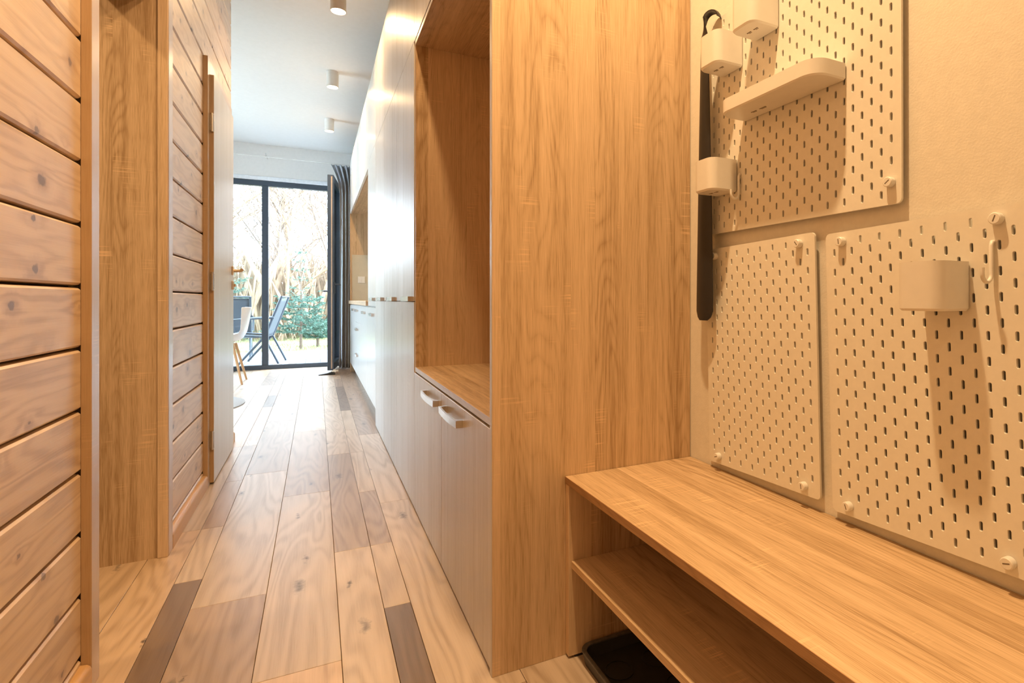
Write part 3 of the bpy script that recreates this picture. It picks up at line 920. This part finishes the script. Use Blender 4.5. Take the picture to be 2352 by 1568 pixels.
for (a, b) in ((WX0 + FT, -2.42), (-2.35, -1.52), (-1.45, MX0)):
    MB().box(a, b, YF + .03, YF + .036, .055, WTOP - FT).build('pane', M['glass'], w1)
for z in (.16, .70, 1.37, 1.92):
    MB().box(MX1 - .001, MX1 + .004, YF + .01, YF + .028, z - .045, z + .045).build('striker_plate', M['plastic'], w1)
for xx in (-.45, -.28):
    MB().box(xx - .05, xx + .05, YF + .004, YF + .03, .0545, .062).build('striker_plate', M['plastic'], w1)
MB().box(-.27, -.19, YF + .004, YF + .03, WTOP - FT - .006, WTOP - FT + .001).build('striker_plate', M['plastic'], w1)
# the open sash, hinged on the right, swung into the room
sash = empty('sash', (0, 0, 0)); sash.parent = w1
SW, SZ0, SZ1, ST = .82, .045, WTOP - .02, .068
def sbox(name, a, b, t0, t1, z0, z1, mat, par=sash, c=.003):
    return MB().box(a, b, t0, t1, z0, z1, c).build(name, mat, par, local=True)
fr = .085
sbox('stile', 0, fr, -ST / 2, ST / 2, SZ0, SZ1, M['frame']); sbox('stile', SW - fr, SW, -ST / 2, ST / 2, SZ0, SZ1, M['frame'])
sbox('rail', fr, SW - fr, -ST / 2, ST / 2, SZ0, SZ0 + fr, M['frame']); sbox('rail', fr, SW - fr, -ST / 2, ST / 2, SZ1 - fr, SZ1, M['frame'])
sbox('pane', fr, SW - fr, -.006, .0, SZ0 + fr, SZ1 - fr, M['glass'], c=0)
sbox('lock_strip', SW + .0005, SW + .0025, .006, .019, SZ0 + .02, SZ1 - .02, M['gasket'], c=0)
MB().box(SW - .055, SW - .03, ST / 2, ST / 2 + .010, .97, 1.11, .002).tube([(SW - .0425, ST / 2 + .008, 1.08), (SW - .0425, ST / 2 + .05, 1.08), (SW - .06, ST / 2 + .056, 1.08), (SW - .165, ST / 2 + .056, 1.08)], .009, 8).build('sash_handle', M['frame'], sash, 40, local=True)
MB().tube([(SW - .0425, -ST / 2, 1.0), (SW - .0425, -ST / 2 - .045, 1.0), (SW - .07, -ST / 2 - .05, 1.0), (SW - .14, -ST / 2 - .05, 1.0)], .011, 8).build('sash_handle', M['frame'], sash, 40, local=True)
hx, hy_, ex, ey = .262, YF - .06, .150, YF - .06 - .81
sash.rotation_euler = (0, 0, math.atan2(ey - hy_, ex - hx))
sash.location = Vector((hx, hy_, 0)) - Vector(w1.location)

dz = empty('door_wedge', (.115, 7.30, 0), 'dark wedge with a pale cloth wrap under the open glass door', 'doorstop')
MB().prism([(.02, 0), (.20, 0), (.20, .030), (.19, .034), (.02, .006)], 7.25, 7.31, 1).build('wedge', M['rubber'], dz)
MB().grid(lambda a, b: (.135 + .10 * a, 7.245 + .075 * b, .036 + .014 * math.sin(9 * a + 3 * b) * math.sin(3.1 * a) + .020 * a * b), 10, 6).build('cloth', plain('pale_cloth', (.66, .56, .45), .9), dz, 180)

# ------------------------------------------------------------------ curtain and its wire
cu = MB()
CZ = 2.640
def cur(u, v):
    z = .012 + (CZ - .012) * v
    flare = max(0, (z - 2.30) / .34) ** 1.6
    pinch = .012 * math.sin(v * 3.1)
    x0_ = .262 - .095 * flare + pinch; x1_ = .44
    x = x0_ + (x1_ - x0_) * u
    y = 7.80 + .046 * math.sin(u * 2 * math.pi * 4.5 + .7 * math.sin(v * 5)) * (1 - .25 * v) + .015 * math.sin(u * 23 + v * 3) + .06 * flare
    return (x, y, z)
cu.grid(cur, 72, 44)
co = cu.build('curtain', M['curtain'], None, 180)
md = co.modifiers.new('thickness', 'SOLIDIFY'); md.thickness = .003
tag(co, 'grey floor-length curtain gathered beside the open glass door', 'curtain')
cr = empty('curtain_rod', (-.9, 8.0, 2.655), 'thin white curtain wire across the top of the window wall', 'rod')
MB().tube([(LX + .01, 7.86, 2.655), (.94, 7.86, 2.655)], .006, 8).build('wire', M['plastic'], cr)
for xx in (-.56, -2.0):
    MB().tube([(xx, 7.86, 2.66), (xx, 7.86, 2.70), (xx, YF - .021, 2.70)], .005, 6).build('bracket', M['steel'], cr)

# ------------------------------------------------------------------ dining chair, rug
def shell_chair(loc, rz):
    root = empty('dining_chair', (0, 0, 0), 'white moulded shell chair with beech legs beyond the closed door', 'chair')
    def sh_(u, v):
        # v: front of the seat (0) to top of the back (1); facing +x
        a = (u - .5) * 2
        prof = [(.22, .445), (.20, .455), (.10, .440), (-.02, .432), (-.12, .440), (-.19, .475), (-.225, .54), (-.245, .63), (-.262, .73), (-.275, .815)]
        wid = [.20, .225, .235, .235, .235, .235, .23, .215, .19, .14]
        q = v * (len(prof) - 1); i = min(int(q), len(prof) - 2); t = q - i
        x = prof[i][0] * (1 - t) + prof[i + 1][0] * t; z = prof[i][1] * (1 - t) + prof[i + 1][1] * t
        w = wid[i] * (1 - t) + wid[i + 1] * t
        lift = .085 * abs(a) ** 2.6 * math.sin(math.pi * min(1, v * 1.35) * .9 + .1)
        fwd = .075 * abs(a) ** 2.4 * max(0, v - .45) * 2
        return (x + fwd, w * a, z + max(lift, 0) * (1 - max(0, v - .6) * 1.8 if v > .6 else 1))
    so = MB().grid(sh_, 18, 27).build('shell', M['shell'], root, 180, local=True)
    so.modifiers.new('thickness', 'SOLIDIFY').thickness = .006
    so.modifiers.new('smooth', 'SUBSURF').levels = 1
    for sx_, sy_ in ((1, 1), (1, -1), (-1, 1), (-1, -1)):
        MB().cyl((sx_ * .11, sy_ * .11, .425), (sx_ * .205, sy_ * .215, 0), .016, .010, 12).build('leg', M['beech'], root, 40, local=True)
    m = MB()
    for s in (1, -1):
        m.tube([(.13, s * .135, .36), (-.13, -s * .135, .36)], .004, 6).tube([(.12, s * .12, .42), (-.12, s * .12, .42)], .004, 6)
    m.build('brace', M['black'], root, 40, local=True)
    root.location = loc; root.rotation_euler = (0, 0, rz)
shell_chair((-.905, 7.05, 0), math.radians(180))
rg = MB()
ro = [(-1.13 + .575 * math.cos(a), 5.62 + .575 * math.sin(a)) for a in [k * math.pi / 32 for k in range(64)]]
ri = [(-1.13 + .565 * math.cos(a), 5.62 + .565 * math.sin(a)) for a in [k * math.pi / 32 for k in range(64)]]
v = [(*p, .0005) for p in ro] + [(*p, .008) for p in ro] + [(*p, .012) for p in ri]
f = [(r * 64 + i, r * 64 + (i + 1) % 64, (r + 1) * 64 + (i + 1) % 64, (r + 1) * 64 + i) for r in range(2) for i in range(64)] + [tuple(range(64)), tuple(range(128, 192))]
tag(rg.add(v, f).build('round_rug', M['rug'], None, 30), 'round grey rug on the floor past the closed door', 'rug')

# ------------------------------------------------------------------ outdoors
tag(MB().box(-40, 40, YF + .30, 70, -.40, -.075).build('ground', M['grass']), kind='structure')
TZ = -.045
terrace = tag(MB().box(-4.2, 2.2, YF + .30, 11.35, -.074, TZ - .035).build('terrace', plain('paver_joint', (.20, .20, .20), .95)), kind='structure')
pm = {}
for i in range(17):
    for j in range(15):
        x, y = -2.75 + .2 * i, YF + .31 + .2 * j
        o = MB().box(x + .003, x + .197, y + .003, y + .197, TZ - .035, TZ, .003) if not pm else None
        if o is not None:
            ob = o.build('paver', M['paver'], terrace); pm['o'] = ob; pm['p'] = (x, y)
        else:
            ob = pm['o'].copy(); COL.objects.link(ob)
            ob.location = pm['o'].location + Vector((x - pm['p'][0], y - pm['p'][1], 0))
            ob.parent = terrace
rg_ = random.Random(8)
m = MB()
for i in range(9000):
    x, y = rg_.uniform(-4.5, 3.0), 11.37 + 5.5 * rg_.random() ** 1.6
    a = rg_.uniform(0, 6.28); h = rg_.uniform(.03, .085); w = .006
    lx, ly = rg_.uniform(-.03, .03), rg_.uniform(-.03, .03)
    m.add([(x + w * math.cos(a), y + w * math.sin(a), -.077), (x - w * math.cos(a), y - w * math.sin(a), -.077), (x + lx, y + ly, -.077 + h)], [(0, 1, 2)])
tag(m.build('grass', M['blade']), 'short green lawn beyond the terrace', 'grass', kind='stuff')

def spruce(x, y, H, R, seed, label, dens=1.0, low=.10):
    r = random.Random(seed)
    root = empty('young_spruce', (x, y, -.076), label, 'tree', 'young spruces on the lawn')
    MB().tube([(x, y, -.076), (x + .01, y, H * .4), (x - .005, y + .01, H * .75), (x, y, H)], [.028, .018, .009, .003], 8).build('trunk', M['bark'], root, 60)
    br, nd = MB(), MB()
    def needles(p, q, n, L):
        d = (q - p)
        dn = d.normalized()
        a = dn.orthogonal().normalized(); b = dn.cross(a)
        for i in range(n):
            t = r.random()
            o = p + d * t
            an = r.uniform(0, 6.283)
            dirv = (a * math.cos(an) + b * math.sin(an)) * .8 + dn * .75
            e = o + dirv * L * r.uniform(.7, 1.2)
            s = dirv.cross(dn).normalized() * .0045
            nd.add([o + s, o - s, e], [(0, 1, 2)])
    z = H * low
    k = 0
    while z < H * .93:
        t = (z / H)
        full = 1 - t
        nb = 8 if t < .45 else 4
        L = R * (full ** .75) * r.uniform(.85, 1.1) + .05
        if t > .5: L *= .72
        a0 = r.uniform(0, 6.28)
        for i in range(nb):
            a = a0 + i * 6.283 / nb + r.uniform(-.25, .25)
            up = -.10 + .75 * t ** 1.6
            p0 = Vector((x, y, z))
            l = L * r.uniform(.8, 1.15)
            p1 = p0 + Vector((math.cos(a) * l * .55, math.sin(a) * l * .55, l * (up - .04)))
            p2 = p0 + Vector((math.cos(a) * l, math.sin(a) * l, l * (up + .16)))
            br.tube([p0, p1, p2], [.007 * full + .002, .004, .0015], 4)
            dn_ = dens if t < .45 else dens * .22
            nsub = int(7 * dn_ * (l / R) + 2)
            for s_ in range(nsub):
                f_ = .25 + .75 * (s_ + r.random()) / nsub
                b0 = p0.lerp(p1, f_ / .55) if f_ < .55 else p1.lerp(p2, (f_ - .55) / .45)
                for sg in (1, -1):
                    sa = a + sg * r.uniform(.55, 1.0)
                    sl = l * .38 * (1.1 - f_ * .6) * r.uniform(.7, 1.1)
                    b1 = b0 + Vector((math.cos(sa) * sl, math.sin(sa) * sl, r.uniform(-.25, .12) * sl))
                    needles(b0, b1, int(26 * dn_) + 4, .030)
            needles(p0.lerp(p1, .5), p1, int(18 * dn_) + 3, .03); needles(p1, p2, int(30 * dn_) + 4, .03)
        z += H * (.055 if t < .5 else .085)
        k += 1
    needles(Vector((x, y, H * .86)), Vector((x, y, H)), 30, .03)
    tag(br.build('branches', M['bark'], root), kind='stuff')
    tag(nd.build('needles', M['needle'], root), kind='stuff')
spruce(-.27, 12.0, 1.98, .52, 3, 'young spruce with dense lower boughs seen through the open door', 1.0, .16)
spruce(-1.52, 11.9, 2.75, .52, 5, 'taller young spruce with a bare leader behind the fixed pane', .6)
spruce(.02, 12.75, .98, .34, 9, 'small young spruce behind a larger one near the open sash', .8, .16)

def bare_tree(x, y, H, seed, mat, label, spread=.5):
    r = random.Random(seed)
    root = empty('bare_tree', (x, y, -.076), label, 'tree', 'bare trees behind the lawn')
    tw, tk = MB(), MB()
    def grow(p, d, l, rad, depth):
        n = 4
        pts, rs = [p], [rad]
        for i in range(n):
            d = (d + Vector((r.uniform(-1, 1), r.uniform(-1, 1), r.uniform(-.35, .7))) * .16).normalized()
            p = p + d * l / n
            pts.append(p); rs.append(rad * (1 - .55 * (i + 1) / n))
        (tk if depth == 0 else tw).tube(pts, rs, 5 if depth == 0 else 3)
        if depth >= 3: return
        nb = (16, 9, 7)[depth]
        for i in range(nb):
            t = .2 + .8 * (i + r.random()) / nb
            q = min(int(t * n), n - 1)
            b0 = pts[q].lerp(pts[q + 1], t * n - q)
            side = Vector((r.uniform(-1, 1), r.uniform(-1, 1), r.uniform(-.1, .5))).normalized()
            nd_ = (d * (1 - spread) + side * spread * 1.3).normalized()
            grow(b0, nd_, l * r.uniform(.35, .55), max(rad * .42, .0045), depth + 1)
    grow(Vector((x, y, -.076)), Vector((r.uniform(-.08, .08), 0, 1)), H * .72, .052, 0)
    tk.build('trunk', mat, root); tag(tw.build('twigs', mat, root), kind='stuff')
spots_ = [(-3.9, 15.5, 6.0), (-3.0, 17.2, 6.5), (-2.2, 15.2, 5.2), (-1.45, 16.6, 6.2), (-.75, 15.0, 5.6), (-.1, 17.0, 6.6), (.55, 15.6, 5.4), (1.3, 16.8, 6.2), (2.0, 15.4, 5.6), (-4.8, 17.5, 6.8), (-.5, 19.5, 7.0), (-2.7, 20.0, 7.0)]
for i, (x, y, H) in enumerate(spots_):
    bare_tree(x, y, H, 20 + i, M['twig'] if i % 3 else M['twig2'], ('bare tan-twigged tree standing beyond the lawn', 'bare grey-twigged tree standing beyond the lawn')[0 if i % 3 else 1])
m = MB()
for i in range(5000):
    x, y = rg_.uniform(-7, 4.5), rg_.uniform(14.5, 21)
    h = rg_.uniform(.5, 2.4); w = .0035
    a = rg_.uniform(0, 3.1)
    lx, ly = rg_.gauss(0, .22) * h, rg_.gauss(0, .22) * h
    c, s = w * math.cos(a), w * math.sin(a)
    m.add([(x + c, y + s, -.08), (x - c, y - s, -.08), (x + lx * .4, y + ly * .4, h * .55), (x + lx, y + ly, h)], [(0, 1, 2), (0, 2, 3)])
tag(m.build('dry_thicket', M['twig']), 'dry tan thicket of upright stems beneath the bare trees', 'thicket', kind='stuff')

# garden chairs: dark sling seat in a slanted metal frame, facing +x in the local frame
def sling_chair(loc, rz, label):
    root = empty('garden_chair', (0, 0, 0), label, 'chair', 'dark sling chairs on the terrace')
    w = .26
    def back(u, v):
        return (-.17 - .20 * v, (u - .5) * 2 * w, .40 + .56 * v + 0.0 * u)
    def seat(u, v):
        return (-.17 + .46 * v, (u - .5) * 2 * w, .40 - .018 * math.sin(math.pi * v) + .03 * v)
    for nm, fn in (('backrest', back), ('seat', seat)):
        o = MB().grid(fn, 8, 10).build(nm, M['sling'], root, 180, local=True)
        o.modifiers.new('thickness', 'SOLIDIFY').thickness = .006
    for s in (-1, 1):
        MB().tube([(-.385, s * w, .99), (-.17, s * w, .41), (.16, s * w, .02), (.165, s * w, 0)], .018, 8).build('leg', M['garden_metal'], root, 60, local=True)
        MB().tube([(.30, s * w, .44), (-.16, s * w, .40), (-.34, s * w, .02), (-.345, s * w, 0)], .018, 8).build('leg', M['garden_metal'], root, 60, local=True)
        MB().tube([(-.29, s * (w + .02), .68), (-.05, s * (w + .02), .67), (.22, s * (w + .02), .65), (.24, s * (w + .02), .62), (.20, s * (w + .02), .43)], .015, 8).build('armrest', M['garden_metal'], root, 60, local=True)
    MB().tube([(-.385, -w, .985), (-.385, w, .985)], .012, 8).build('crossbar', M['garden_metal'], root, 60, local=True)
    MB().tube([(.30, -w, .44), (.30, w, .44)], .012, 8).build('crossbar', M['garden_metal'], root, 60, local=True)
    root.location = loc; root.rotation_euler = (0, 0, rz)
sling_chair((-.80, 9.55, TZ), math.radians(172), 'dark sling garden chair set sideways behind the window mullion')
sling_chair((-1.20, 10.40, TZ), math.radians(93), 'dark sling garden chair turned its back to the fixed pane')
